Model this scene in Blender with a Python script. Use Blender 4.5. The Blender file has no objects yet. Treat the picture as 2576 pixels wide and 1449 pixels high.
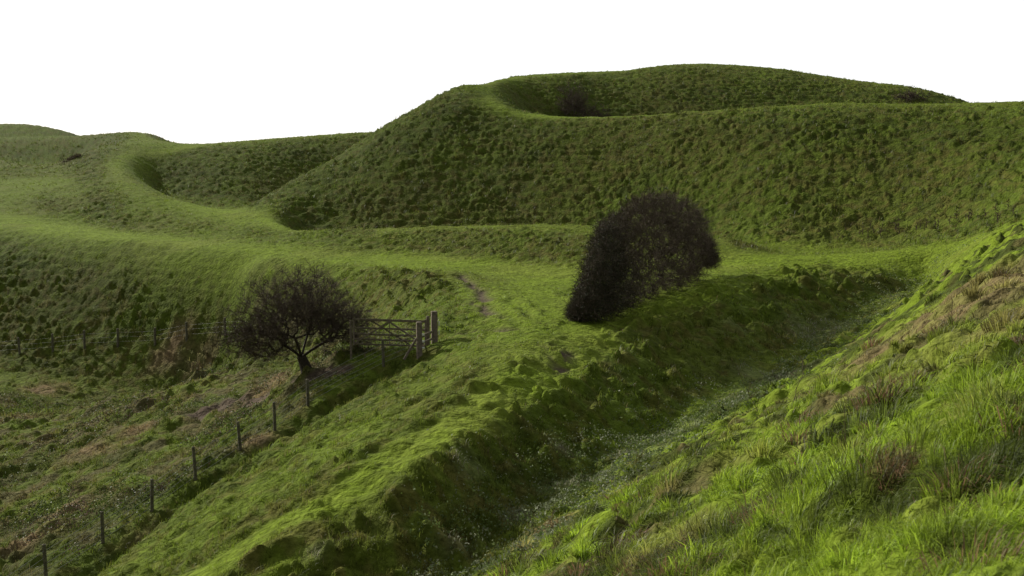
import bpy, math, random
import numpy as np
rng=np.random.default_rng(7); random.seed(7)
C=bpy.context.scene
COL=C.collection
# ------------------------------------------------------------------ camera model
F=2862.0; CX=1288.0; CY=724.5; HOR=400.0
PT=math.atan((CY-HOR)/F); cp,sp=math.cos(PT),math.sin(PT)
def world(px,py,Y):
    u=(px-CX)/F; v=(CY-py)/F
    t=Y/(cp+v*sp)
    return (t*u,Y,t*(-sp+v*cp))
# ------------------------------------------------------------------ terrain control points (surveyed heights)
P=[(2576,1449,4.5),(2850,1449,4.5),(2850,1300,5.5),(2576,1300,6),(2576,1150,8),(2576,1000,11),(2576,900,14),(2576,750,22),(2576,680,30),(2576,620,42),(2850,600,36),(2850,800,16),
(2300,1449,5.5),(2300,1250,8),(2300,1100,11),(2300,950,18),(2300,850,27),(2320,765,44),(2350,715,60),(2420,668,60),(2500,625,55),
(2000,1449,7.5),(2000,1300,10),(2000,1150,15),(2000,1040,24),(2060,960,33),
(1750,1449,10),(1750,1300,13.5),(1750,1180,22),(1500,1449,14.5),(1500,1330,20),(1330,1449,19.5),
(300,1449,30),(700,1200,34),(900,1060,38),(1080,950,42),(1200,860,46),(500,1300,33),
(0,1449,37),(-250,1449,40),(0,1300,45),(0,1200,52),(0,1000,75),(-250,1000,76),(300,1200,46),(300,1000,68),(500,1100,50),(500,950,66),(650,1000,54),(770,940,50.5),(650,900,68),(850,900,54),(880,880,50.5),
(1350,800,50),(1300,720,64),
(-250,430,190),(-250,490,148),(0,430,190),(150,420,192),(0,490,148),(150,500,140),(200,450,165),(300,545,125),(500,590,112),(0,400,215),(200,388,215),
(1400,235,178)]
LN=[ # continuous ridges, toes and ditches
[(1310,287,142),(1500,291,138),(1800,276,132),(2100,263,128),(2350,264,122),(2576,262,118),(2850,262,112)],
[(1310,287,142),(1245,262,147),(1217,230,158),(1240,206,172),(1300,192,190),(1450,184,200),(1580,178,206),(1660,165,210),(1780,161,212),(1950,172,205),(2100,196,195),(2300,222,185),(2420,258,175),(2520,300,168)],
[(1217,222,160),(1180,211,163),(1100,242,158),(1020,290,153),(960,322,150),(900,362,147),(830,405,144),(760,442,139),(690,485,133),(625,527,127)],
[(1950,602,92),(2100,607,89),(2250,602,86),(2400,575,82),(2576,520,78),(2850,440,72)],
[(750,572,108),(900,580,105),(1100,573,101),(1300,569,98),(1500,575,95),(1700,592,89),(1850,604,84)],
[(-250,530,138),(0,542,131),(150,560,126),(300,590,116),(500,617,104),(800,640,93),(1100,648,87),(1300,655,82),(1500,665,76),(1700,665,73),(1850,655,73),(2000,650,73),(2200,645,72),(2350,635,70),(2450,605,67),(2576,560,62),(2850,520,55)],
[(-250,562,126),(0,580,120),(300,622,104),(500,642,95),(800,664,84),(1000,674,77),(1150,690,70),(1230,740,60)],
[(-250,905,98),(0,892,96),(213,882,94),(390,870,92),(567,857,88),(700,845,80),(850,830,70),(1000,810,60),(1110,800,54)],
[(300,1560,24),(500,1449,27),(700,1330,27.8),(900,1230,29.3),(1150,1070,33.8),(1350,960,39),(1500,860,46),(1700,760,56),(1900,700,64),(2100,672,70)],
[(800,1449,25.3),(1050,1210,29.3),(1280,1060,35),(1500,950,41.5),(1750,812,52),(1950,718,62),(2130,690,68)],
[(850,1700,22.0),(1050,1500,24.7),(1200,1420,26.8),(1450,1205,32.6),(1700,1085,38.2),(1950,945,46.3),(2100,828,56.3),(2230,745,64.3),(2330,690,69)],
[(1150,1500,23.6),(1300,1390,26.6),(1540,1195,32.2),(1790,1065,37.8),(2030,925,45.7),(2160,825,55)],
[(-60,1590,30),(116,1455,33),(259,1370,35.5),(382,1285,37.5),(493,1213,39),(605,1135,41),(692,1085,42.5),(775,1025,44),(965,922,46.5),(1060,880,47.5)],
[(750,572,110),(650,552,118),(560,530,127),(490,515,135),(420,492,145),(370,465,156),(340,440,168),(325,415,180),(345,393,190),(400,380,198),(480,368,203),(600,358,205),(700,350,206),(850,342,206),(950,336,206)],
[(-250,345,270),(0,345,270),(200,340,275),(350,339,272),(440,361,262)],
[(-250,312,345),(0,312,345),(100,318,345),(190,338,345)]]
ZL=[[(1340,165,5.2),(1500,160,3),(1700,155,2.2),(2000,150,1.8),(2350,146,2),(2850,135,2)],
[(1150,197,3),(1060,190,0),(960,184,-3.5),(860,178,-6),(760,170,-7.5),(690,163,-8),(600,157,-8),(500,160,-7.6),(430,168,-6.4),(390,180,-4.5)],
[(660,117,-7.9),(800,113,-8.5),(1000,111,-8.6),(1300,108,-8.6),(1500,104,-8.3),(1750,97,-7.6),(1850,94,-7)],
[(1500,260,11),(1900,260,10),(2300,240,6),(2700,200,3)],
[(500,250,-1),(700,250,-1),(900,250,-1),(1100,250,-1)],[(-250,305,3),(0,305,3),(200,305,3),(400,305,-1)],
[(-250,235,-2.0),(0,235,-2.0),(200,240,-1.5)],
[(-250,450,0),(2850,450,0)]]
Z=[(1288,3,-1.9),(2000,3,-1.5),(500,5,-4),(500,10,-5.6),(0,10,-5.8),(1000,10,-4.8),(500,18,-8.2),(0,20,-9.8),(1000,18,-7.8),(-250,10,-5.8),(-250,20,-10.2),(-250,5,-4),(1200,215,8)]
K=4.0
def dom(x,y): return np.arctan2(x,y)*K, np.log(np.maximum(np.hypot(x,y),1e-3))
def dens(line):
    out=[]
    for a,b in zip(line[:-1],line[1:]):
        A_=dom(a[0],a[1]);B_=dom(b[0],b[1]); n_=max(1,int(math.hypot(A_[0]-B_[0],A_[1]-B_[1])/.045))
        for k in range(n_):
            f=k/n_; out.append(tuple(a[i]*(1-f)+b[i]*f for i in range(3)))
    out.append(line[-1]); return out
pts=[world(*p) for p in P]+[((px-CX)/F*Y,Y,z) for px,Y,z in Z]
def catm(L,k=5):
    L=[np.array(p,float) for p in L]; L=[2*L[0]-L[1]]+L+[2*L[-1]-L[-2]]; o=[]
    for i in range(1,len(L)-2):
        for j in range(k):
            t=j/k; a,b,c,d=L[i-1:i+3]; o.append(tuple(.5*((2*b)+(-a+c)*t+(2*a-5*b+4*c-d)*t*t+(-a+3*b-3*c+d)*t**3)))
    o.append(tuple(L[-2])); return o
for l in LN: pts+=dens([world(*p) for p in catm(l)])
for l in ZL: pts+=dens([((px-CX)/F*Y,Y,z) for px,Y,z in catm(l)])
FEN=LN[12]; RIM=LN[13]
pts=np.array(pts)
da,dw=dom(pts[:,0],pts[:,1]); keep=[]
for i in range(len(pts)):
    if all((da[i]-da[j])**2+(dw[i]-dw[j])**2>.022**2 for j in keep): keep.append(i)
pts=pts[keep]; da,dw=da[keep],dw[keep]
def U(r2): s=np.sqrt(r2); return s*np.sqrt(s)
n=len(pts)
A=U((da[:,None]-da[None])**2+(dw[:,None]-dw[None])**2)-np.eye(n)*1.0e-3
Pm=np.c_[np.ones(n),da,dw]
sol=np.linalg.solve(np.block([[A,Pm],[Pm.T,np.zeros((3,3))]]),np.r_[pts[:,2],0,0,0])
wt,co=sol[:n].astype(np.float32),sol[n:]
AMAX=0.52; W0,W1=math.log(2.5),math.log(460)
NA,NW=380,560
ga=np.linspace(-AMAX,AMAX,NA); gw=np.linspace(W0,W1,NW)
GA,GW=np.meshgrid(ga,gw,indexing='ij')
B=np.zeros(GA.size); fa,fw=(GA.ravel()*K).astype(np.float32),GW.ravel().astype(np.float32); da=da.astype(np.float32); dw=dw.astype(np.float32)
for s in range(0,GA.size,8000):
    e=slice(s,s+8000)
    B[e]=U((fa[e,None]-da[None])**2+(fw[e,None]-dw[None])**2)@wt+co[0]+co[1]*fa[e]+co[2]*fw[e]
B=B.reshape(NA,NW)
for _ in range(2):
    Q_=np.pad(B,1,mode='edge'); B=(Q_[:-2,1:-1]+2*Q_[1:-1,1:-1]+Q_[2:,1:-1])/4; Q_=np.pad(B,1,mode='edge'); B=(Q_[1:-1,:-2]+2*Q_[1:-1,1:-1]+Q_[1:-1,2:])/4
def ss(t,a,b):
    t=np.clip((t-a)/(b-a),0,1); return t*t*(3-2*t)
# even out the long bank on the left along its length
Bs=B.copy()
for _ in range(160):
    Q_=np.pad(Bs,((1,1),(0,0)),mode='edge'); Bs=(Q_[:-2]+2*Q_[1:-1]+Q_[2:])/4
rr_=np.exp(GW); mk_=ss(-GA,.13,.17)*ss(rr_,90,96)*(1-ss(rr_,104,116)); B=B*(1-mk_)+Bs*mk_
dBa,dBw=np.gradient(B,ga,gw)
SL=np.sqrt(dBa**2+dBw**2)/np.exp(GW)
for _ in range(3):
    Q_=np.pad(SL,1,mode='edge'); SL=(Q_[:-2,1:-1]+2*Q_[1:-1,1:-1]+Q_[2:,1:-1])/4; Q_=np.pad(SL,1,mode='edge'); SL=(Q_[1:-1,:-2]+2*Q_[1:-1,1:-1]+Q_[1:-1,2:])/4
def cub(G,i,j,fi,fj):
    def wts(t): return (-0.5*t**3+t**2-0.5*t, 1.5*t**3-2.5*t**2+1, -1.5*t**3+2*t**2+0.5*t, 0.5*t**3-0.5*t**2)
    wi,wj=wts(fi),wts(fj); out=0
    for a in range(4):
        ii=np.clip(i+a-1,0,NA-1)
        for b in range(4):
            jj=np.clip(j+b-1,0,NW-1)
            out=out+G[ii,jj]*wi[a]*wj[b]
    return out
def gidx(a,w):
    ti=np.clip((a+AMAX)/(2*AMAX)*(NA-1),0,NA-1.001); tj=np.clip((w-W0)/(W1-W0)*(NW-1),0,NW-1.001)
    i=ti.astype(int); j=tj.astype(int); return i,j,ti-i,tj-j
def base(x,y):
    x=np.asarray(x,float); y=np.asarray(y,float)
    a=np.arctan2(x,y); r=np.maximum(np.hypot(x,y),0.01); w=np.log(r)
    z=cub(B,*gidx(a,w))
    back=np.clip((np.abs(a)-1.2)/(math.pi-1.2),0,1); back=back*back*(3-2*back)
    if back.max()>0:
        zo=cub(B,*gidx(-a,w)); z=z*(1-back*.5)+zo*back*.5
    nr=np.clip((r-1.2)/2.2,0,1); z=z*nr+(-1.65)*(1-nr)
    fr=np.clip((r-440)/900,0,1); z=z*(1-fr)+(-22)*fr
    return z
def slope(x,y):
    a=np.arctan2(x,y); w=np.log(np.maximum(np.hypot(x,y),0.01))
    i,j,fi,fj=gidx(a,w)
    return SL[i,j]*(1-fi)*(1-fj)+SL[i+1,j]*fi*(1-fj)+SL[i,j+1]*(1-fi)*fj+SL[i+1,j+1]*fi*fj
# ------------------------------------------------------------------ noise
def hsh(i,j,s):
    h=(i*374761393+j*668265263+s*974634777)&0xffffffff
    h=((h^(h>>13))*1274126177)&0xffffffff
    h=h^(h>>16)
    return (h&0xffffff)/float(0xffffff)
def vn(x,y,s=0):
    x,y=x*.829+y*.559+s*.37,y*.829-x*.559
    xi=np.floor(x).astype(np.int64); yi=np.floor(y).astype(np.int64); fx=x-xi; fy=y-yi
    fx=fx*fx*(3-2*fx); fy=fy*fy*(3-2*fy)
    return (hsh(xi,yi,s)*(1-fx)+hsh(xi+1,yi,s)*fx)*(1-fy)+(hsh(xi,yi+1,s)*(1-fx)+hsh(xi+1,yi+1,s)*fx)*fy
def fbm(x,y,s=0,o=4):
    t=0;a=.5;n_=0
    for k in range(o):
        t=t+a*vn(x+k*17.3,y-k*9.1,s+k); n_+=a; a*=.5; x,y=(x*.80-y*.60)*1.97,(x*.60+y*.80)*1.97
    return t/n_
def tuss(x,y,s=0):
    xi=np.floor(x).astype(np.int64); yi=np.floor(y).astype(np.int64)
    best=np.zeros_like(x)
    for di in (-1,0,1):
        for dj in (-1,0,1):
            cx=xi+di+hsh(xi+di,yi+dj,s); cy=yi+dj+hsh(xi+di,yi+dj,s+5)
            R=.25+.55*hsh(xi+di,yi+dj,s+9)
            d2=((x-cx)**2+(y-cy)**2)/R**2
            best=np.maximum(best,np.clip(1-d2,0,1)*(.2+.8*hsh(xi+di,yi+dj,s+11)))
    return best
def sm(t,a,b):
    t=np.clip((t-a)/(b-a),0,1); return t*t*(3-2*t)
# ------------------------------------------------------------------ ray hits on the base terrain (to place things on the ground)
YS=np.exp(np.linspace(math.log(2.6),math.log(400),2600))
def hit(px,py,Ymin=0):
    w=world(px,py,1.0); xs=YS*w[0]; zs=YS*w[2]
    h=base(xs,YS); ok=np.where((h>=zs)&(YS>Ymin))[0]
    k=ok[0] if len(ok) else len(YS)-1
    return (float(xs[k]),float(YS[k]),float(h[k]))
def poly(pl,Ymin=0): return np.array([hit(a,b,Ymin)[:2] for a,b in pl])
def lw(pl): return np.array([world(*p)[:2] for p in pl])
def dpoly(x,y,pl):
    d=np.full(x.shape,1e9)
    for (ax,ay),(bx,by) in zip(pl[:-1],pl[1:]):
        vx,vy=bx-ax,by-ay; L=vx*vx+vy*vy+1e-9
        t=np.clip(((x-ax)*vx+(y-ay)*vy)/L,0,1)
        d=np.minimum(d,(x-ax-t*vx)**2+(y-ay-t*vy)**2)
    return np.sqrt(d)
ridge_path=lw(LN[8][:7]+[(1420,810,52)]); ridge_path=np.vstack([ridge_path,poly([(1380,760),(1300,700),(1200,668)],40)])
green_way=poly([(300,1449),(500,1330),(760,1180),(1000,1040),(1180,900),(1270,800),(1330,720)],20)
track=lw([((a[0]+b[0])/2,(a[1]+b[1])/2,(a[2]+b[2])/2) for a,b in [((-250,530,138),(-250,562,126)),((0,542,131),(0,580,120)),((300,590,116),(300,622,104)),((500,617,104),(500,642,95)),((800,640,93),(800,664,84)),((1100,648,87),(1100,685,74)),((1300,655,82),(1300,700,68)),((1500,665,76),(1500,700,66))]])
track2=lw([(1500,680,72),(1850,660,72),(2000,652,73),(2200,646,72),(2350,636,70),(2450,606,67),(2576,562,62)])
rim=lw(RIM[:11])
rim2=lw([(1400,291,140),(1310,287,142),(1245,262,147),(1215,230,158),(1240,206,172),(1300,193,188)])
crestG=lw(LN[0]); crestH=lw(LN[1][4:13]); liptuft=lw(LN[9])
fence_px=[(116,1455),(259,1370),(382,1285),(493,1213),(605,1135),(692,1085),(775,1025),(870,972),(965,922),(1055,883)]
fence_pts=lw(FEN)
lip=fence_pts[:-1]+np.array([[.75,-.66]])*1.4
dit=lw(LN[10])
dit_a=np.arctan2(dit[:,0],dit[:,1]); dit_r=np.hypot(dit[:,0],dit[:,1])
fn_a=np.arctan2(fence_pts[:,0],fence_pts[:,1]); fn_r=np.hypot(fence_pts[:,0],fence_pts[:,1])
def blob(px,py,r,Ymin=0):
    h=hit(px,py,Ymin); return (h[0],h[1],r)
brown=[blob(2500,740,4.5),blob(2420,800,3.6),blob(2300,860,2.6),blob(2200,930,1.6),blob(2576,690,5),blob(2576,810,2.2),blob(2340,850,2.2),blob(1600,1230,.8),blob(1400,1330,.8),blob(1720,1190,.8),blob(1330,1400,.7),blob(2050,1130,.4),blob(2150,1010,.8),blob(2420,1120,.25),blob(2250,1230,.2),
       blob(660,1000,1.5),blob(430,893,1.8),blob(620,1030,1.3),blob(120,980,2.0),blob(60,1060,1.6),blob(90,1370,1.2),blob(650,1110,.8),blob(380,1310,.6),blob(230,1140,1.4),blob(170,1290,1.0),blob(350,1080,1.1),blob(690,960,1.2),blob(500,920,1.5)]
mud=[blob(560,1030,1.25),blob(650,1015,1.0),blob(500,1045,.8),blob(850,942,.8),blob(800,950,.8),blob(755,955,.7)]
dirt=[poly([(1150,690),(1190,710),(1205,740),(1215,780),(1240,800)],40),poly([(1400,880),(1395,910),(1400,935)]),poly([(1150,835),(1280,828)])]
pale=[blob(*q) for q in [(1430,1228,.8),(1520,1210,.6),(1660,1150,.9),(1730,1095,1),(1790,1085,.6),(1950,960,1.3),(1910,945,1),(2060,850,1.6),(2100,830,1.6),(1170,1195,.4),(1200,1190,.3),(1420,1150,.4),(1850,830,.6),(1150,1400,.4),(800,1420,.3),(1560,1160,.6),(1300,1300,.4),(1850,1010,.7)]]
def bl(x,y,lst):
    m=np.zeros_like(x)
    for bx,by,r in lst: m=np.maximum(m,np.exp(-((x-bx)**2+(y-by)**2)/(r*r)))
    return m
DOX,DOY=-.55,.42
def masks(x,y):
    a=np.arctan2(x,y); r=np.hypot(x,y); s=slope(x,y)
    m={}
    m['slope']=s; m['r']=r; m['a']=a
    jx=x+.9*(fbm(x/1.8,y/1.8,55,2)-.5); jy=y+.9*(fbm(x/1.8,y/1.8,57,2)-.5)
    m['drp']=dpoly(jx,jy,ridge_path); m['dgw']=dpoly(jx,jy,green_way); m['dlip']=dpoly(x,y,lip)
    m['path']=np.maximum.reduce([np.exp(-(m['drp']/1.05)**4),.45*np.exp(-(m['dgw']/2.3)**2),np.exp(-(dpoly(jx,jy,track)/4.6)**4),np.exp(-(dpoly(jx,jy,track2)/4)**4),
         np.exp(-(dpoly(x,y,rim)/2.8)**2),np.exp(-(dpoly(x,y,rim2)/2.6)**2),.75*np.exp(-(dpoly(x,y,crestG)/1.1)**2),.4*np.exp(-(dpoly(x,y,crestH)/2)**2)])
    fr=np.interp(a,np.r_[dit_a[0]-.12,dit_a],np.r_[14,dit_r])
    m['fg']=sm(fr*.94-r+3.4*(fbm(x/1.5,y/1.5,58,2)-.5),-.8,2.4)
    m['dit']=np.exp(-(dpoly(x+DOX,y+DOY,dit)/1.7)**2)
    rf=np.interp(a,fn_a,fn_r,right=fn_r[-1]); rl=np.interp(a,[fn_a[-1]-.12,fn_a[-1]-.03],[90,56])
    m['rough']=sm(fn_a[-1]+.01-a,0,.03)*sm(r-rf,-.2,.8)*(1-sm(r,rl-8,rl+6))
    wob=.25+1.5*fbm(x/.9,y/.9,31)
    m['brown']=np.clip(bl(x,y,brown)*wob*1.15-.15,0,1)
    m['brown']=np.maximum(m['brown'],m['fg']*.5*sm(fbm(x/.9+5,y/.9,37,3),.60,.72)*sm(r,4,9))*(1-.25*m['fg'])
    m['mud']=np.clip(bl(x,y,mud)*(.6+wob)*1.4-.4,0,1)
    d=np.minimum.reduce([dpoly(jx,jy,q) for q in dirt]); m['dirt']=np.exp(-(d/.38)**2)*sm(fbm(x*1.5,y*1.5,77),.30,.48)
    m['pale']=np.clip(bl(x,y,pale)*wob,0,1)
    R=.42+.58*sm(s,.09,.26)
    R=np.maximum(R,1.0*m['rough']); R=np.maximum(R,.9*m['dit']); R=np.maximum(R,.8*(a<-.12)*(1-sm(np.abs(r-92),12,20))); R=np.maximum(R,.85*sm(-a,.28,.34)*sm(r,165,200))
    R=R*(1-.80*m['path'])*(1-.7*m['mud'])*(1-.8*m['dirt'])
    m['R']=R
    return m
def height(x,y,m=None):
    z=base(x,y)
    if m is None: m=masks(x,y)
    R=m['R']; r=m['r']; fg=m['fg']
    pn=sm(fbm(x/3.5,y/3.5,3,3),.3,.6)
    far=sm(r,60,110); nb_=.45+.55*np.maximum(sm(r,28,60),m['rough'])
    wx=x+.8*(vn(x*1.1,y*1.1,6)-.5)+1.2*vn(x/4,y/4,61); wy=y+.8*(vn(x*1.1,y*1.1,16)-.5)+1.2*vn(x/4,y/4,62)
    t1=tuss((wx*.8-wy*.6)/.60,(wx*.6+wy*.8)/.60,1); t2=tuss((wx*.9+wy*.43)/1.6,(wy*.9-wx*.43)/1.3,2)
    z=z+R*(1-fg*.5)*((.23+.05*far)*t1*(.35+.65*pn)+(.26-.16*far)*t2*(.1+.9*pn)*nb_)
    z=z+R*(1-.4*fg)*((.32+.22*far)*(fbm(wx/.9,wy/.9,5,4)-.5)+.08*far*(fbm(x/3.5,y/3.5,51,2)-.5))
    tb=tuss(wx/1.0,wy/1.0,22)
    z=z+m['rough']*.34*tb*sm(fbm(x/4,y/4,26,2),.35,.58)
    z=z+fg*sm(r,3,7)*(.30*tb*sm(fbm(x/2,y/2,24,2),.30,.55)+.14*tuss(wx/.42,wy/.42,23)+.25*(fbm(x/1.3,y/1.3,25,3)-.5))
    ph=base(x,y)/.66+1.3*fbm(x/18,y/18,12,2)+1.15*fbm(x/2.0,y/2.0,4,3)
    saw=ph-np.floor(ph); stp=np.where(saw<.72,saw/.72,(1-saw)/.28)
    z=z+.27*sm(m['slope'],.18,.34)*R*sm(r,30,70)*(stp-.5)*(.3+.9*sm(fbm(x/5,y/5,14,2),.35,.6))*(1-.6*sm(-m['a'],.05,.12)*sm(r,140,160))
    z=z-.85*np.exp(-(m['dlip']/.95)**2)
    dl=dpoly(x,y,liptuft); z=z+(np.exp(-(dl/.55)**2)*(.26*t1+.12)+np.exp(-((dl-1.6)/.8)**2)*(.34*t2*nb_+.12*t1))*(1-fg)
    trod=np.exp(-(m['drp']/6.5)**2)*(1-fg)*(r<62)*(m['drp']>1.0)*sm(fbm(x/4,y/4,19,2),.25,.5)
    z=z+.065*trod*np.sin(m['drp']*2*math.pi/1.15+3*fbm(x/5,y/5,18,2))
    z=z-.14*m['dirt']+.25*(fbm(x/14,y/14,21,2)-.5)*sm(r,15,40)+m['path']*(.06*(vn(x*2.3,y*2.3,2)-.5)+.14*(fbm(x/.9,y/.9,15,3)-.5))
    z=z+m['dit']*.35*(fbm(x/.8,y/.8,66,3)-.5)
    return z
GB=np.array([.158,.222,.018]); GM=np.array([.098,.138,.016]); GD=np.array([.050,.066,.012]); BR=np.array([.20,.14,.075]); MU=np.array([.095,.070,.052]); PA=np.array([.36,.34,.26]); OL=np.array([.110,.098,.026])
def colour(x,y,m):
    n1=fbm(x/5,y/5,41,3)[:,None]; n2=fbm(x/1.1,y/1.1,43,3)[:,None]; n3=fbm(x/.45+y/1.9,y/.5,47,2)[:,None]; n4=fbm(x/12,y/12,49,3)[:,None]
    R=m['R'][:,None]
    c=GB*(1-R)+GM*R
    t=np.clip(sm(n1,.38,.7)*.3+sm(n2,.45,.7)*.65,0,1)*R
    c=c*(1-t)+GD*t
    o=np.clip(sm(n3,.50,.72)*.55+.2*sm(n4,.45,.65),0,1)*R; c=c*(1-o)+OL*o
    o=sm(n1,.5,.7)*(1-R)*.35; c=c*(1-o)+np.array([.165,.18,.035])*o
    k=(np.exp(-(m['dlip']/1.1)**2)*.45)[:,None]; c=c*(1-k)+GD*k  # shade of the hollow beside the fence, painted in as darker green
    f=m['fg'][:,None]; k=sm(n2,.42,.62); fgc=GB*1.18*(1-k)+GD*.9*k; c=c*(1-.75*f)+fgc*.75*f
    ro=m['rough'][:,None]; k=ro*sm(n2,.46,.62)*.45; c=c*(1-k)+np.array([.11,.075,.052])*k
    k=ro*sm(n1,.48,.62)*.5; c=c*(1-k)+GD*k
    k=(sm(m['slope'],.22,.38)*sm(m['r'],75,115))[:,None]*.2; c=c*(1-k)  # backlit shading of steep far faces, put into the colour as darkening
    k=m['dit'][:,None]*.2*sm(n2,.4,.6); c=c*(1-k)+GD*k
    b=np.clip(m['brown'],0,1)[:,None]*.85; c=c*(1-b)+BR*b
    b=np.clip(m['pale'],0,1)[:,None]*.15; c=c*(1-b)+PA*b
    b=np.clip(m['mud']+m['dirt'],0,1)[:,None]*.95; c=c*(1-b)+MU*b
    return c*(.72+.56*n2)
# ------------------------------------------------------------------ mesh helpers
def mk(name,verts,quads=None,tris=None,mat=None,cols=None,parent=None,smooth=False,link=True):
    me=bpy.data.meshes.new(name)
    verts=np.asarray(verts,np.float32).reshape(-1,3)
    me.vertices.add(len(verts)); me.vertices.foreach_set('co',verts.ravel())
    L=[];T=[]
    if quads is not None and len(quads): q=np.asarray(quads,np.int32).reshape(-1,4); L.append(q.ravel()); T.append(np.full(len(q),4,np.int32))
    if tris is not None and len(tris): q=np.asarray(tris,np.int32).reshape(-1,3); L.append(q.ravel()); T.append(np.full(len(q),3,np.int32))
    L=np.concatenate(L); T=np.concatenate(T)
    me.loops.add(len(L)); me.loops.foreach_set('vertex_index',L)
    me.polygons.add(len(T)); st=np.r_[0,np.cumsum(T)[:-1]].astype(np.int32)
    me.polygons.foreach_set('loop_start',st); me.polygons.foreach_set('loop_total',T)
    if smooth: me.polygons.foreach_set('use_smooth',np.ones(len(T),bool))
    me.update(calc_edges=True)
    if cols is not None:
        at=me.color_attributes.new('Col','FLOAT_COLOR','POINT')
        at.data.foreach_set('color',np.c_[cols,np.ones(len(cols))].astype(np.float32).ravel())
    if mat: me.materials.append(mat)
    o=bpy.data.objects.new(name,me); COL.objects.link(o)
    if parent: o.parent=parent
    return o
def mat(name,rough=.8,spec=.3,color=None,var=.25,scale=8,bump=0,bscale=20,trans=0,vc=False):
    m=bpy.data.materials.new(name); m.use_nodes=True; nt=m.node_tree; nt.nodes.clear(); N=nt.nodes.new; L=nt.links.new
    out=N('ShaderNodeOutputMaterial'); b=N('ShaderNodeBsdfPrincipled'); b.inputs['Roughness'].default_value=rough; b.inputs['Specular IOR Level'].default_value=spec
    tc=N('ShaderNodeTexCoord'); no=N('ShaderNodeTexNoise'); no.inputs['Scale'].default_value=scale; no.inputs['Detail'].default_value=4
    L(tc.outputs['Object'],no.inputs['Vector'])
    mr=N('ShaderNodeMapRange'); mr.inputs['From Min'].default_value=.3; mr.inputs['From Max'].default_value=.7; mr.inputs['To Min'].default_value=1-var; mr.inputs['To Max'].default_value=1+var
    L(no.outputs['Fac'],mr.inputs['Value'])
    mx=N('ShaderNodeVectorMath'); mx.operation='SCALE'
    if vc:
        at=N('ShaderNodeAttribute'); at.attribute_name='Col'; L(at.outputs['Color'],mx.inputs[0])
    else: mx.inputs[0].default_value=color
    L(mr.outputs['Result'],mx.inputs['Scale']); L(mx.outputs['Vector'],b.inputs['Base Color'])
    if bump:
        n2=N('ShaderNodeTexNoise'); n2.inputs['Scale'].default_value=bscale; n2.inputs['Detail'].default_value=5; L(tc.outputs['Object'],n2.inputs['Vector'])
        bp=N('ShaderNodeBump'); bp.inputs['Strength'].default_value=bump; bp.inputs['Distance'].default_value=.16; L(n2.outputs['Fac'],bp.inputs['Height']); L(bp.outputs['Normal'],b.inputs['Normal'])
    if trans:
        t=N('ShaderNodeBsdfTranslucent'); L(mx.outputs['Vector'],t.inputs['Color']); ms=N('ShaderNodeMixShader'); ms.inputs['Fac'].default_value=trans
        L(b.outputs[0],ms.inputs[1]); L(t.outputs[0],ms.inputs[2]); L(ms.outputs[0],out.inputs['Surface'])
    else: L(b.outputs[0],out.inputs['Surface'])
    return m
M_ground=mat('turf',.95,.04,var=.35,scale=3.5,bump=1.0,bscale=5,vc=True)
M_blade=mat('grass_blades',.5,.22,var=.15,scale=2,trans=.47,vc=True)
M_leaf=mat('bramble_leaves',.6,.18,var=.2,scale=3,trans=.2,vc=True)
M_ivy=mat('ivy_leaves',.7,.2,var=.2,scale=3,trans=.15,vc=True)
M_gloss=mat('ditch_leaves',.65,.3,var=.2,scale=3,trans=.25,vc=True)
M_bark=mat('thorn_bark',.85,.2,color=(.062,.05,.038),var=.4,scale=14,bump=.6,bscale=30)
M_twig=mat('thorn_twigs',.8,.15,color=(.088,.066,.047),var=.35,scale=4)
M_wood=mat('weathered_oak',.85,.2,color=(.20,.165,.115),var=.35,scale=9,bump=.6,bscale=40)
M_wood2=mat('mossy_post_wood',.85,.2,color=(.16,.145,.10),var=.4,scale=7,bump=.6,bscale=40)
M_wire=mat('galvanised_wire',.5,.5,color=(.2,.2,.19),var=.1)
M_white=mat('white_plastic',.4,.5,color=(.7,.69,.64),var=.08)
M_stalk=mat('dead_stalks',.8,.2,color=(.085,.055,.04),var=.3,scale=6)
def tag(o,label=None,cat=None,group=None,kind=None):
    if label:o['label']=label
    if cat:o['category']=cat
    if group:o['group']=group
    if kind:o['kind']=kind
    return o
def empty(name,loc,rz=0):
    o=bpy.data.objects.new(name,None); o.location=loc; o.rotation_euler=(0,0,rz); COL.objects.link(o); o.empty_display_size=.2; return o
# ------------------------------------------------------------------ terrain sheet
cols_a=np.concatenate([np.linspace(-math.pi,-.56,60,endpoint=False),np.linspace(-.56,-.45,24,endpoint=False),np.linspace(-.45,.45,1000),np.linspace(.452,.56,24),np.linspace(.58,math.pi,60)[:-1]])
lr=np.concatenate([np.linspace(math.log(.5),math.log(3),40,endpoint=False),np.arange(math.log(3),math.log(24),.008),np.arange(math.log(24),math.log(60),.0042),np.arange(math.log(60),math.log(215),.0026),np.arange(math.log(215),math.log(380),.007),np.linspace(math.log(385),math.log(5000),30)])
AA,LL=np.meshgrid(cols_a,lr,indexing='ij'); X=(np.sin(AA)*np.exp(LL)).ravel(); Yv=(np.cos(AA)*np.exp(LL)).ravel()
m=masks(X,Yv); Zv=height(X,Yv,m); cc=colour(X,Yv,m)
na,nr=len(cols_a),len(lr)
idx=np.arange(na*nr).reshape(na,nr)
i2=np.vstack([idx,idx[:1]])
q=np.stack([i2[:-1,:-1],i2[1:,:-1],i2[1:,1:],i2[:-1,1:]],-1).reshape(-1,4)
q=q[:,::-1]
cv=len(X); V=np.c_[X,Yv,Zv]; V=np.vstack([V,[0,0,-1.65]]); cc=np.vstack([cc,GM])
tr=np.stack([i2[:-1,0],i2[1:,0],np.full(na,cv)],-1)
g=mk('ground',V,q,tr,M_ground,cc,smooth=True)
tag(g,kind='structure')
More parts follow.
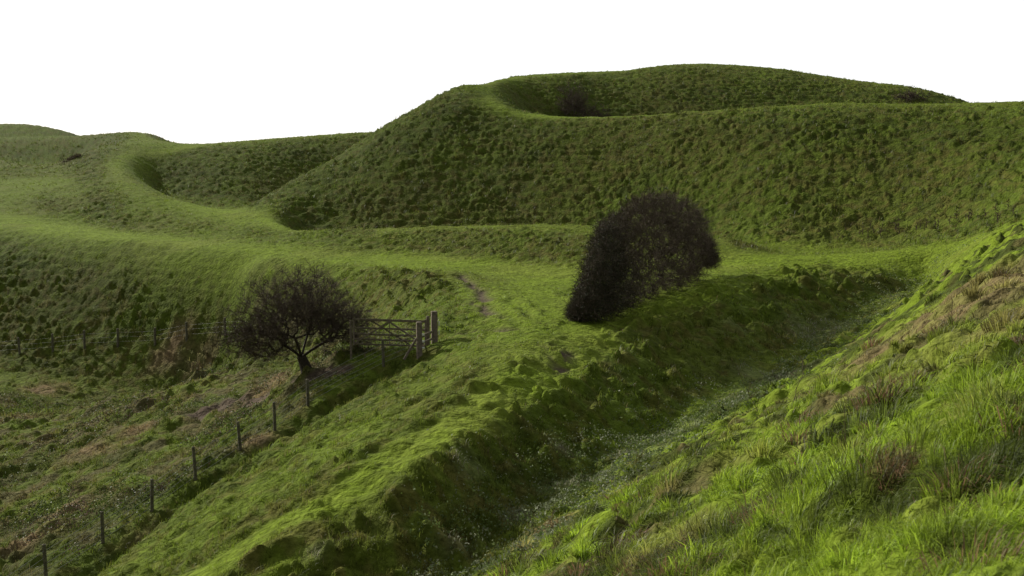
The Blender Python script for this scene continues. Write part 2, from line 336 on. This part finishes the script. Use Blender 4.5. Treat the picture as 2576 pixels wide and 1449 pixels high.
# ------------------------------------------------------------------ grass
def blades(name,x,y,z,ln,wd,dx,dy,c,material=M_blade,dry=None):
    n=len(x); th=rng.uniform(0,math.pi,n); sx,sy=np.cos(th)*wd*.5,np.sin(th)*wd*.5
    b=np.c_[x,y,z-.03]; s=np.c_[sx,sy,np.zeros(n)]
    mid=b+np.c_[dx*ln*.3,dy*ln*.3,ln*.6]; lean=np.hypot(dx,dy)
    tip=b+np.c_[dx*ln,dy*ln,ln*np.sqrt(np.clip(1-.55*lean**2,.15,1))*.98]
    V=np.stack([b-s,b+s,mid+s*.75,mid-s*.75,tip],1).reshape(-1,3)
    k=np.arange(n)[:,None]*5
    Cc=np.stack([c*.75,c*.75,c,c,c*1.2],1).reshape(-1,3)
    return mk(name,V,k+np.array([0,1,2,3]),k+np.array([3,2,4]),material,Cc)
def sample(nn,r0,r1,a0=-.45,a1=.45):
    a=rng.uniform(a0,a1,nn); r=np.exp(rng.uniform(math.log(r0),math.log(r1),nn)); return np.sin(a)*r,np.cos(a)*r
def scatter(name,ncl,kper,r0,r1,spread,ln,wd,dens,label,colf=1.0,leanout=.6):
    x,y=sample(ncl,r0,r1); mm=masks(x,y); keep=rng.random(ncl)<dens(x,y,mm)*(1-.9*np.clip(mm['mud']+mm['dirt'],0,1)); x,y=x[keep],y[keep]
    size=rng.uniform(.5,1.55,len(x))
    X=np.repeat(x,kper); Yb=np.repeat(y,kper); S=np.repeat(size,kper); n=len(X)
    ang=rng.uniform(0,2*math.pi,n); rr=np.sqrt(rng.random(n))
    ox,oy=np.cos(ang)*rr*spread*S,np.sin(ang)*rr*spread*S
    mm=masks(X+ox,Yb+oy); z=height(X+ox,Yb+oy,mm)
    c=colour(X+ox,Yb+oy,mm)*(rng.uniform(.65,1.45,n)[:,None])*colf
    cj=np.repeat(rng.uniform(.7,1.35,len(x)),kper)[:,None]; c=c*cj
    p=mm['pale']*rng.random(n)>.4; c[p]=PA*rng.uniform(.6,1.3,(p.sum(),1))
    d=(rng.random(n)<.06); c[d]=np.array([.21,.17,.08])*rng.uniform(.5,1.2,(d.sum(),1))
    lens=ln*S*rng.uniform(.5,1.3,n)*(.35+.65*np.maximum(mm['R'],.6*mm['fg']))*np.clip(mm['r']/9,.55,1)
    wx,wy=.22,-.12
    o=blades(name,X+ox,Yb+oy,z,lens,wd*rng.uniform(.6,1.3,n)*np.clip(mm['r']/math.sqrt(r0*r1),.5,1.8),np.cos(ang)*rr*leanout+wx+rng.normal(0,.18,n),np.sin(ang)*rr*leanout+wy+rng.normal(0,.18,n),c)
    tag(o,label,'grass',kind='stuff'); return o
clump=lambda x,y:fbm(x/.6,y/.6,62,2)
scatter('foreground_grass',32000,8,2.6,40,.12,.105,.011,lambda x,y,m:m['fg']*(.12+.88*sm(fbm(x/.7,y/.7,61),.38,.6)),'short wind-bent green grass on the near slope in the lower right',1.45,1.0)
scatter('bank_grass',38000,9,22,80,.12,.17,.02,lambda x,y,m:(1-m['fg'])*(.15+.85*m['R'])*(.2+.8*sm(clump(x,y),.40,.58)),'tufty grass on the middle bank and around the ditch',1.2)
scatter('rampart_grass',38000,7,72,290,.22,.30,.05,lambda x,y,m:m['R']*(.2+.8*sm(clump(x,y),.40,.58)),'coarse tussock grass over the distant ramparts',1.1)
scatter('short_turf',30000,4,14,75,.1,.07,.018,lambda x,y,m:(m['path']*.8+.2)*(1-m['fg']),'short grazed turf on the path along the bank',1.1)
def big_tussocks():
    N0=1700; x,y=sample(N0,3.4,44,-.08,.45); mm=masks(x,y); k=(rng.random(N0)<mm['fg']*(.08+.92*sm(fbm(x/1.3,y/1.3,99),.42,.56))*.85); x,y=x[k],y[k]; kp=130
    X=np.repeat(x,kp);Yb=np.repeat(y,kp);S=np.repeat(rng.uniform(.5,1.6,len(x)),kp);n=len(X)
    ang=rng.uniform(0,2*math.pi,n); rr=np.sqrt(rng.random(n)); ox,oy=np.cos(ang)*rr*.17*S,np.sin(ang)*rr*.17*S
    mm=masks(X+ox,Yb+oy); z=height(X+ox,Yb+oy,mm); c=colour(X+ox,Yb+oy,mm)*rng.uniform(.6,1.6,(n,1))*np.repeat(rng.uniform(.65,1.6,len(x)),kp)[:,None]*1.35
    t=np.repeat(rng.random(len(x))<.15,kp)&(rng.random(n)<.6); c[t]=np.array([.23,.14,.08])*rng.uniform(.5,1.3,(t.sum(),1))
    o=blades('tussock_grass',X+ox,Yb+oy,z,.22*S*rng.uniform(.5,1.3,n)*np.clip(mm['r']/11,.5,1),.0105*rng.uniform(.7,1.4,n)*np.clip(mm['r']/12,.6,1.8),np.cos(ang)*rr*1.2+.15+rng.normal(0,.15,n),np.sin(ang)*rr*1.2-.08+rng.normal(0,.15,n),c)
    tag(o,'arching tussocks of green and tan grass on the near slope','grass',kind='stuff')
big_tussocks()
# ------------------------------------------------------------------ leaves
def leaf_arrays(pos,size,c):
    n=len(pos); a=rng.normal(size=(n,3)); a/=np.linalg.norm(a,axis=1)[:,None]; b=rng.normal(size=(n,3)); b-=a*(a*b).sum(1)[:,None]; b/=np.linalg.norm(b,axis=1)[:,None]
    s=np.asarray(size).reshape(-1,1)*np.ones((n,1))
    V=np.stack([pos-a*s*.5,pos+b*s*.3,pos+a*s*.5,pos-b*s*.3],1).reshape(-1,3)
    k=np.arange(n)[:,None]*4+np.array([0,1,2,3]); return V,k,np.repeat(c,4,0)
def cover(name,nn,r0,r1,dens,size,hgt,colors,label,a0=-.45,a1=.45,mt=None):
    x,y=sample(nn,r0,r1,a0,a1); mm=masks(x,y); k=rng.random(nn)<dens(x,y,mm); x,y=x[k],y[k]; n=len(x)
    mm={a:b[k] for a,b in mm.items()}
    lump=sm(fbm(x/1.2,y/1.2,71),.4,.7); z=height(x,y,mm)+rng.random(n)*hgt*(.3+lump)
    ci=(fbm(x/2.2,y/2.2,81)*1.5-.25+rng.normal(0,.07,n)); ci=np.clip((ci*len(colors)).astype(int),0,len(colors)-1)
    c=np.array(colors)[ci]*rng.uniform(.7,1.35,(n,1))
    V,q,cl=leaf_arrays(np.c_[x,y,z],size*rng.uniform(.6,1.4,n),c)
    o=mk(name,V,q,None,mt or M_leaf,cl); tag(o,label,'undergrowth',kind='stuff')
cover('bramble_undergrowth',120000,32,92,lambda x,y,m:m['rough']*(1-.95*m['mud'])*sm(fbm(x/2.6,y/2.6,91),.44,.60),.075,.6,[(.05,.09,.016),(.06,.10,.018),(.085,.13,.02),(.12,.08,.062),(.055,.07,.022),(.07,.11,.02),(.04,.06,.016)],'low brambles and weeds on the rough slope left of the wire fence',-.45,-.05)
cover('ditch_weeds',190000,24,74,lambda x,y,m:np.clip(np.exp(-(dpoly(x+DOX,y+DOY,dit)/1.75)**2)*(.2+.8*sm(fbm(x/1.5,y/1.5,93),.34,.52)),0,1),.075,.32,[(.09,.14,.04),(.15,.19,.07),(.22,.24,.15),(.12,.17,.05),(.10,.14,.03),(.19,.22,.12)],'small grey-green weeds along the bottom of the ditch',-.1,.45,M_gloss)
# ------------------------------------------------------------------ woody plants
def tubes_a(p0,p1,r0,r1,sides=3):
    d=p1-p0; d/=np.linalg.norm(d,axis=1)[:,None]+1e-9
    up=np.where(np.abs(d[:,2:3])>.9,np.array([[1.,0,0]]),np.array([[0,0,1.]])); u=np.cross(d,up); u/=np.linalg.norm(u,axis=1)[:,None]; v=np.cross(d,u); n=len(d); V=[]
    for k in range(sides):
        a=2*math.pi*k/sides; o=u*math.cos(a)+v*math.sin(a); V+=[p0+o*r0[:,None],p1+o*r1[:,None]]
    V=np.stack(V,1).reshape(-1,3); b=np.arange(n)[:,None]*(2*sides)
    Q=np.concatenate([b+np.array([2*k,2*((k+1)%sides),2*((k+1)%sides)+1,2*k+1]) for k in range(sides)]); return V,Q
def tubes(segs,sides=4): return tubes_a(*[np.array([s[i] for s in segs],float) for i in range(4)],sides)
def grow(stems,targets,step=.22,jit=.05,rad=.0065,seed=1,ex=.40):
    r=np.random.default_rng(seed)
    nodes=[];par=[]
    for st in stems:
        prev=-1
        for p in st:
            nodes.append(np.array(p,float)); par.append(prev if prev>=0 else -1); prev=len(nodes)-1
    c0=nodes[0]
    buf=np.zeros((60000,3)); nb=len(nodes); buf[:nb]=nodes; plen=np.zeros(60000)
    ordr=np.argsort(np.linalg.norm(targets-c0,axis=1)+r.normal(0,.3,len(targets)))
    for ti in ordr:
        t=targets[ti]; d=np.linalg.norm(buf[:nb]-t,axis=1)+plen[:nb]*.18
        k=int(np.argmin(d)); s=buf[k].copy(); L=np.linalg.norm(t-s); ns=max(1,int(L/step)); prev=k; bend=r.normal(0,.12*L,3)
        for q in range(1,ns+1):
            f=q/ns; p=s+(t-s)*f+bend*math.sin(f*math.pi)*.6+r.normal(0,jit,3)
            buf[nb]=p; par.append(prev); plen[nb]=plen[prev]+L/ns; prev=nb; nb+=1
            if nb>59000: break
    cnt=np.ones(nb)
    for k in range(nb-1,0,-1):
        if par[k]>=0: cnt[par[k]]+=cnt[k]
    R=rad*cnt**ex
    thick=[];thin=[]
    for k in range(nb):
        if par[k]<0: continue
        s=(buf[par[k]],buf[k],min(R[par[k]],R[k]*1.3),R[k])
        (thick if R[k]>rad*3.6 else thin).append(s)
    return buf[:nb],thick,thin
def twigs(nodes,per,ln,seed=2,up=.25,rad=.006,centre=None):
    g=np.random.default_rng(seed); p=np.repeat(np.asarray(nodes),per,0); n=len(p); d=g.normal(size=(n,3)); d[:,2]=d[:,2]*.7+up
    if centre is not None:
        o=p-centre; o/=np.linalg.norm(o,axis=1)[:,None]+1e-6; d+=o*.9
    d/=np.linalg.norm(d,axis=1)[:,None]; L=(ln*g.uniform(.5,1.3,n))[:,None]; m_=p+d*L*.5+g.normal(0,.03,(n,3)); e=m_+d*L*.5+g.normal(0,.05,(n,3))
    d2=d+g.normal(0,.6,(n,3)); d2/=np.linalg.norm(d2,axis=1)[:,None]; e2=m_+d2*L*.5
    o1=np.ones(n)
    return [np.concatenate([p,m_,m_]),np.concatenate([m_,e,e2]),np.concatenate([o1*rad,o1*rad*.75,o1*rad*.6]),np.concatenate([o1*rad*.75,o1*rad*.4,o1*rad*.35])]
def twigmesh(name,tn,tw,parent,sides=3):
    a=[np.array([s[i] for s in tn]) for i in range(4)]; b=[np.concatenate([a[i],tw[i]]) for i in range(4)]
    V,Q=tubes_a(*b,sides); return mk(name,V,Q,None,M_twig,parent=parent)
def envelope(n,cx,cy,cz,rx,ry,rz,g,lo=-.5,shell=.35):
    out=[]
    while len(out)<n:
        d=g.normal(size=3); d/=np.linalg.norm(d)
        if d[2]<lo: continue
        rr=g.uniform(shell,1)**.6*(.86+.14*math.sin(5*d[0]+3*d[1])+.06*g.normal())
        out.append((cx+d[0]*rx*rr,cy+d[1]*ry*rr,cz+d[2]*rz*rr))
    return np.array(out)
# hawthorn by the gate
hb=hit(770,945,30)
hb=(hb[0],hb[1],float(height(np.array([hb[0]]),np.array([hb[1]]))[0]))
t=empty('hawthorn_tree',hb); tag(t,'bare wide-crowned hawthorn tree with a short leaning trunk beside the wooden gate','tree')
g=np.random.default_rng(5)
s=hb[1]/F
tg=np.vstack([envelope(1100,-12*s,0,142*s,185*s,2.6,142*s,g,-.55,.10),envelope(400,-120*s,0,90*s,116*s,1.8,68*s,g,-1,.2),envelope(300,100*s,0,115*s,98*s,1.7,85*s,g,-.8,.2)])
stems=[[(0,0,-.15),(.02,0,.2),(-.08,.05,.45),(-.2,.05,.72)],[(-.2,.05,.72),(-.55,.1,1.0),(-1.0,.2,1.25)],[(-.2,.05,.72),(.25,-.1,1.05),(.8,-.2,1.4)],[(-.2,.05,.72),(-.1,.5,1.3),(0,.9,1.8)],[(-.2,.05,.72),(-.25,-.4,1.3),(-.3,-.8,1.7)]]
nodes,th,tn=grow(stems,tg,seed=3,rad=.0062,ex=.37)
th=[((0.12,0,-.3),(0.07,0,.05),.42,.30),((0.07,0,.05),(-.05,.02,.4),.30,.25),((-.05,.02,.4),(-.2,.05,.78),.25,.21)]+th
V,Q=tubes(th,7); mk('trunk',V,Q,None,M_bark,parent=t,smooth=True)
twigmesh('crown',tn,twigs(nodes[12:],7,.34,4,.10,.0065,np.array([0,0,1.4])),t)
lp=nodes[rng.integers(12,len(nodes),4000)]+rng.normal(0,.16,(4000,3)); V,Q,cl=leaf_arrays(lp,.05,np.array([.10,.07,.04])*rng.uniform(.5,1.5,(4000,1)))
mk('dead_leaves',V,Q,None,M_leaf,cl,parent=t)
# big thorn thicket with ivy
bxs=[1440,1465,1500,1560,1620,1700,1760,1800]; bys=[800,803,798,780,753,720,700,690]
hy=[hit(a,b,35)[1] for a,b in zip(bxs,bys)]
hy=list(np.interp(bxs,[1440,1500,1620,1800],[np.median(hy[:3]),np.median(hy[1:4]),np.median(hy[3:6]),np.median(hy[5:])]))
tpx=[1438,1452,1468,1484,1502,1530,1560,1600,1650,1690,1725,1752,1772,1788,1796]; tpy=[795,755,690,625,576,545,524,502,488,488,500,522,552,600,650]
cY=float(np.interp(1620,bxs,hy)); w0=world(1620,755,cY); bz=float(base(w0[0],w0[1])); bxp=(w0[0],w0[1],bz)
t=empty('thorn_thicket',bxp); tag(t,'large dark rounded thorn thicket, ivy-leafed on its left, on the bank above the ditch','bush')
g=np.random.default_rng(8); tg=[]
while len(tg)<2900:
    px=g.uniform(1440,1796); top=np.interp(px,tpx,tpy)+9*math.sin(px/17.)*math.sin(px/11.+1)+10; bot=np.interp(px,bxs,bys)-25*max(0,(px-1740)/50); Y=np.interp(px,bxs,hy)
    f=g.random(); py=bot+(top-bot)*f
    edge=min((px-1434),(1802-px))/70; th_=1.8*math.sqrt(max(0,min(1,edge)))*math.sqrt(max(0.02,1-f**3))+.2
    dy=g.uniform(-1,1)*th_
    if g.random()<.4 and f>.82: py-=g.uniform(0,24)
    if g.random()<.2 and px>1760: px+=g.uniform(0,14)
    x,y,z=world(px,py,Y); y+=dy; gz=float(base(x,y)); z=max(z,gz+g.uniform(.02,.4))
    tg.append((x-bxp[0],y-bxp[1],z-bxp[2]))
tg=np.array(tg); stems=[]
for px in range(1470,1770,30):
    Y=float(np.interp(px,bxs,hy)); x,y,_=world(px,700,Y); y+=g.uniform(-.5,.5); z0=float(base(x,y))-bxp[2]; x-=bxp[0]; y-=bxp[1]
    stems.append([(0,0,-.6),(x*.7,y*.7,z0*.7-.5),(x,y,z0-.05),(x+g.normal(0,.15),y,z0+.4),(x+g.normal(0,.25),y+g.normal(0,.2),z0+.9)])
nodes,th,tn=grow(stems,tg,seed=6,rad=.006,ex=.34)
V,Q=tubes(th,5); mk('branches',V,Q,None,M_bark,parent=t,smooth=True)
cen=np.array([0,0,1.2]); nd=nodes[len(stems)*5:]
twigmesh('twigs',tn,twigs(nd,8,.44,5,.2,.0075,cen),t)
n=130000; b_=nd[rng.integers(0,len(nd),n)]+rng.normal(0,.15,(n,3))
pr=np.clip(.8-sm(b_[:,0]+.25*b_[:,2],-1.6,.8),.15,1); b_=b_[rng.random(n)<pr]; n=len(b_)
left=sm(-b_[:,0]-.3*b_[:,2],-.8,1.2)[:,None]
cl_=(np.array([.078,.060,.042])*(1-left)+np.array([.040,.042,.024])*left)*rng.uniform(.5,1.7,(n,1))
V,Q,cl=leaf_arrays(b_,.07,cl_); mk('ivy_foliage',V,Q,None,M_ivy,cl,parent=t)
# far bushes
def far_bush(px,py,Y,w,h,label,seed,dens=260,zz=None,name='thorn_bush',leafy=.3,col=(.09,.06,.045)):
    x,y,_=world(px,py,Y) if Y>100 else hit(px,py,20); z=float(base(np.array([x]),np.array([y]))[0])
    t=empty(name,(x,y,z)); tag(t,label,'bush'); g=np.random.default_rng(seed)
    tg=envelope(dens,0,0,h*.35,w*.5,w*.4,h*.65,g,-.8,.1); tz=base(tg[:,0]+x,tg[:,1]+y)-z; tg[:,2]=np.maximum(tg[:,2]*(.6+.8*g.random(len(tg))),0.05)+tz
    nodes,th,tn=grow([[(0,0,-.1),(0,0,h*.2),(0,0,h*.3)]],tg,step=.4,seed=seed,rad=.008)
    V,Q=tubes(th+tn,4); mk('branches',V,Q,None,M_bark,parent=t)
    tw=twigs(nodes,5,.1*h+.1,seed,.2,.003*Y/50+.003,np.zeros(3)); V,Q=tubes_a(*tw,3); mk('twigs',V,Q,None,M_twig,parent=t)
    n=int(len(nodes)*6*leafy); p=nodes[g.integers(0,len(nodes),n)]+g.normal(0,.06*h+.05,(n,3)); V,Q,cl=leaf_arrays(p,.07+.0006*Y,np.array(col)*g.uniform(.5,1.8,(n,1)))
    mk('foliage',V,Q,None,M_leaf,cl,parent=t)
far_bush(1445,272,171,6.0,4.6,'dark twiggy bush in the hollow of the upper rampart, left of its middle',11,460)
far_bush(1505,280,168,6.0,3.0,'low sprawling bush just right of the dark twiggy bush in the upper hollow',12,300)
far_bush(2290,250,173,7,1.6,'low dark bush behind the crest near the right end of the upper rampart',13,260)
far_bush(185,412,200,4.4,.8,'low spreading brown scrub on the far left slope beside the curving bank',15,120,leafy=1,col=(.09,.07,.035))
# ------------------------------------------------------------------ fences and gate
def H(x,y): return float(height(np.array([x]),np.array([y]))[0])
def boxm(segs,w,d):
    V=[];Q=[]
    for (a,b) in segs:
        a=np.array(a,float);b=np.array(b,float);ax=b-a;ax/=np.linalg.norm(ax)
        up=np.array([0,0,1.]) if abs(ax[2])<.9 else np.array([1.,0,0]); u=np.cross(ax,up);u/=np.linalg.norm(u);v=np.cross(u,ax)
        c=.18; prof=[(-1+c,-1),(1-c,-1),(1,-1+c),(1,1-c),(1-c,1),(-1+c,1),(-1,1-c),(-1,-1+c)]
        k=len(V); L=np.linalg.norm(b-a)
        for f,sc in ((0,1),(1-.02/L,1),(1,.8)):
            for (p,q_) in prof: V.append(a+(b-a)*f+u*p*w*.5*sc+v*q_*d*.5*sc)
        for r_ in (0,1):
            for i in range(8): j=(i+1)%8; Q.append((k+r_*8+i,k+r_*8+j,k+r_*8+8+j,k+r_*8+8+i))
        for o in (0,16):
            Q.append((k+o,k+o+1,k+o+2,k+o+3)); Q.append((k+o,k+o+3,k+o+4,k+o+7)); Q.append((k+o+4,k+o+5,k+o+6,k+o+7))
    return V,Q
def timber(name,a,b,w,d,m_,parent): V,Q=boxm([(a,b)],w,d); return mk(name,V,Q,None,m_,parent=parent)
def wirefence(bases,hp,label,name,wires,rp,rw,tilt=.04,skip=(),sd=1):
    g=random.Random(sd); o=bases[0]; t=empty(name,o); tag(t,label,'fence'); tops=[]
    for i,b in enumerate(bases):
        lx,ly,lz=b[0]-o[0],b[1]-o[1],b[2]-o[2]; h=hp*g.uniform(.94,1.08); dx,dy=g.gauss(0,tilt),g.gauss(0,tilt)
        tops.append((lx,ly,lz,dx,dy))
        if i in skip: continue
        segs=[((lx,ly,lz-.25),(lx+dx*.5,ly+dy*.5,lz+h*.5),rp*1.03,rp),((lx+dx*.5,ly+dy*.5,lz+h*.5),(lx+dx,ly+dy,lz+h-.02),rp,rp*.96),((lx+dx,ly+dy,lz+h-.02),(lx+dx,ly+dy,lz+h),rp*.96,rp*.3)]
        V,Q=tubes(segs,8); mk('post',V,Q,None,M_wood2,parent=t,smooth=True)
    for wz in wires:
        segs=[]
        for (a,b) in zip(tops[:-1],tops[1:]):
            f=wz/hp; p=np.array([a[0]+a[3]*f,a[1]+a[4]*f-rp,a[2]+wz]); q_=np.array([b[0]+b[3]*f,b[1]+b[4]*f-rp,b[2]+wz]); md=(p+q_)/2-np.array([0,0,.02])
            segs+=[(p,md,rw,rw),(md,q_,rw,rw)]
        V,Q=tubes(segs,4); mk('wire',V,Q,None,M_wire,parent=t)
    return t,tops
fb=[hit(*p,22) for p in fence_px]; fb=[(x,y,H(x,y)) for x,y,z in fb]
e0=(2*fb[0][0]-fb[1][0],2*fb[0][1]-fb[1][1]); fb=[(e0[0],e0[1],H(*e0))]+fb
tf,tops=wirefence(fb,1.14,'stock wire fence on thin wooden posts running up the slope to the gate','wire_fence',(.15,.35,.55,.75,.95),.06,.006,skip=(8,10),sd=3)
ffx=[(-150,897),(-40,893),(50,890),(133,884),(213,881),(297,878),(390,870),(470,862),(567,857),(655,850)]
fb2=[hit(px,py,60) for px,py in ffx]; fb2=[(x,y,H(x,y)) for x,y,z in fb2]
wirefence(fb2,1.45,'distant wire fence of slim posts along the foot of the left bank','wire_fence',(.4,.8,1.15),.10,.004,sd=5)
def post(name,px,py_b,top_py,w,label,Y=None,rot=.2,parent=None):
    x,y,z=world(px,py_b,Y)
    z=H(x,y); zt=world(px,top_py,y)[2]
    t=empty(name,(x,y,z),rot); tag(t,label,'post'); timber('shaft',(0,0,-.3),(0,0,zt-z),w,w,M_wood,t)
    return t,(x,y,z,zt)
gy=47.6
sp_,sv=post('strainer_post',1055,888,810,.23,'thick square strainer post ending the wire fence in front of the gate',gy-.8)
timber('strut',(-.66,-.12,-.12),(-.1,0,.75),.09,.09,M_wood,sp_)
timber('side_rail',(.06,-.13,.55),(.62,.5,.62),.04,.09,M_wood,sp_); timber('side_rail',(.06,-.13,.85),(.62,.5,.92),.04,.09,M_wood,sp_)
for zz in (.35,.62,.9): timber('insulator',(.1,-.16,zz),(.2,-.16,zz+.0),.07,.09,M_white,sp_)
gp,gv=post('gate_post',1093,866,783,.26,'tallest thick gate post at the right end of the wooden gate',gy+.5)
for zz in (.45,.85): timber('insulator',(.17,-.1,zz),(.21,-.1,zz),.09,.2,M_white,gp)
g2,gv2=post('gate_post',1077,862,795,.14,'slim post squeezed between the tall gate post and the strainer post',gy+.3)
gl,gvl=post('gate_post',883,880,806,.09,'slim left gate post beside the hawthorn crown',gy+.9)
xa=gvl[0]+.1; ya=gvl[1]-.05; xb=gv2[0]-.02; yb=gv2[1]-.15; Lg=math.hypot(xb-xa,yb-ya); zt=world(980,808,gy)[2]; hg=1.14
t=empty('field_gate',(xa,ya,zt-hg),math.atan2(yb-ya,xb-xa)); tag(t,'weathered wooden five-bar field gate with crossed diagonal braces','gate')
for zz,ww in ((0.04,.075),(.25,.075),(.47,.075),(.74,.075),(1.10,.10)): timber('rail',(0,0,zz),(Lg,0,zz),.035,ww,M_wood,t)
timber('stile',(.05,-.04,-.02),(.05,-.04,1.13),.06,.06,M_wood,t); timber('stile',(Lg-.05,-.04,-.02),(Lg-.05,-.04,1.2),.07,.09,M_wood,t)
timber('stile',(Lg*.5,-.04,.03),(Lg*.5,-.04,1.08),.05,.03,M_wood,t)
timber('brace',(.1,-.075,.08),(Lg*.5,-.075,1.06),.03,.07,M_wood,t); timber('brace',(Lg-.1,-.075,.08),(Lg*.5,-.075,1.06),.03,.07,M_wood,t)
timber('brace',(Lg*.25,.04,1.06),(Lg*.75,.04,.1),.03,.06,M_wood,t)
# ------------------------------------------------------------------ dead stalks and saplings
def sapling(px,py,h,lean,label,seed,name='bare_sapling',rad=.009,nb=7,cat='sapling',Y0=0):
    x,y,z=hit(px,py,Y0); z=H(x,y); t=empty(name,(x,y,z)); tag(t,label,cat); g=np.random.default_rng(seed); pts_=[np.array([0,0,-.05])]
    for i in range(8): pts_.append(pts_[-1]+np.array([lean[0]/8+g.normal(0,.015),lean[1]/8,h/8]))
    segs=[(pts_[i],pts_[i+1],rad*(1-i*.1),rad*(1-(i+1)*.1)) for i in range(8)]
    V,Q=tubes(segs,5); mk('stem',V,Q,None,M_stalk,parent=t)
    s2=[]
    for k in range(nb):
        p=pts_[2+int(g.integers(0,6))]; d=g.normal(size=3); d[2]=abs(d[2])+.5; d/=np.linalg.norm(d); L=h*g.uniform(.15,.4); e=p+d*L; s2.append((p,e,rad*.5,rad*.25)); s2.append((p+(e-p)*.5,p+(e-p)*.5+(d+g.normal(0,.5,3))*L*.4,rad*.35,rad*.2))
    V,Q=tubes(s2,4); mk('twigs',V,Q,None,M_stalk,parent=t)
    return t
sapling(1915,1062,1.15,(-.6,0),'bare sapling leaning left, rooted on the near slope by the ditch',1,rad=.013)
sapling(1985,1058,1.1,(.35,0),'straight thin bare sapling right of the left-leaning one',2,nb=4,rad=.012)
sapling(2128,1140,.75,(-.02,0),'thin dead stalk standing on the near slope amid green grass',3,rad=.006,nb=3,name='dead_stalk',cat='weed')
sapling(2130,1260,.45,(-.08,0),'short dark seed stalk low on the near slope',4,rad=.005,nb=5,name='dead_stalk',cat='weed')
sapling(2400,860,.8,(-.08,0),'thin dead stalk in the brown patch at the right',5,rad=.007,nb=4,name='dead_stalk',cat='weed')
sapling(1380,1350,.7,(.1,0),'brown branching dead weed at the foot of the near slope',6,rad=.007,nb=14,name='dead_stalk',cat='weed')
sapling(1345,1360,.55,(-.1,0),'smaller brown weed just left of the branching dead weed',7,rad=.007,nb=10,name='dead_stalk',cat='weed')
proto=None
for i in range(46):
    f=i/45; px=2110+f*430+random.gauss(0,12); py=604-f*64+random.gauss(0,9)
    x,y,_=hit(px,py,60); z=H(x,y)
    if proto is None:
        proto=sapling(px,py,.55,(.05,0),'dark dead dock stalk in the row below the big rampart at the right',30,rad=.026,nb=14,name='dock_plant',cat='weed',Y0=60); proto['group']='dead dock stalks along the right of the track'
        o=proto
    else:
        o=proto.copy(); COL.objects.link(o)
        for ch in list(proto.children):
            c=ch.copy(); COL.objects.link(c); c.parent=o
    o.location=(x,y,z); o.rotation_euler=(0,0,random.uniform(0,6.28)); sc=random.uniform(.5,1.4); o.scale=(sc,sc,sc)
# ------------------------------------------------------------------ light, sky, camera
AZ=math.radians(-45); EL=math.radians(24)
w=bpy.data.worlds.new('World'); C.world=w; w.use_nodes=True; nt=w.node_tree; nt.nodes.clear(); N=nt.nodes.new; Lk=nt.links.new
out=N('ShaderNodeOutputWorld'); bg=N('ShaderNodeBackground'); bg.inputs['Strength'].default_value=.1
sk=N('ShaderNodeTexSky'); sk.sky_type='NISHITA'; sk.sun_disc=False; sk.sun_elevation=EL; sk.sun_rotation=AZ
tc=N('ShaderNodeTexCoord'); se=N('ShaderNodeSeparateXYZ'); Lk(tc.outputs['Generated'],se.inputs[0])
mr=N('ShaderNodeMapRange'); mr.interpolation_type='SMOOTHSTEP'; mr.inputs['From Min'].default_value=.1; mr.inputs['From Max'].default_value=.88; mr.inputs['To Min'].default_value=2.8; mr.inputs['To Max'].default_value=12; Lk(se.outputs['Y'],mr.inputs['Value'])
mx=N('ShaderNodeMix'); mx.data_type='RGBA'; mx.inputs['Factor'].default_value=.88; Lk(sk.outputs[0],mx.inputs[6]); Lk(mr.outputs[0],mx.inputs[7]); Lk(mx.outputs[2],bg.inputs['Color']); Lk(bg.outputs[0],out.inputs['Surface'])
sd=bpy.data.lights.new('sun','SUN'); sd.energy=5; sd.angle=math.radians(.6); sd.color=(1,.95,.82); so=bpy.data.objects.new('sun',sd); COL.objects.link(so)
from mathutils import Vector
d=Vector((math.sin(AZ)*math.cos(EL),math.cos(AZ)*math.cos(EL),math.sin(EL))); so.rotation_euler=d.to_track_quat('Z','Y').to_euler()
cam=bpy.data.cameras.new('camera'); co_=bpy.data.objects.new('camera',cam); COL.objects.link(co_); cam.lens=36*F/2576; cam.sensor_width=36; cam.clip_end=8000; cam.clip_start=.1
co_.location=(0,0,0); co_.rotation_euler=(math.pi/2-PT,0,0); C.camera=co_
cam.dof.use_dof=True; cam.dof.focus_distance=50; cam.dof.aperture_fstop=5.6
C.view_settings.view_transform='Standard'; C.view_settings.look='None'; C.view_settings.exposure=0
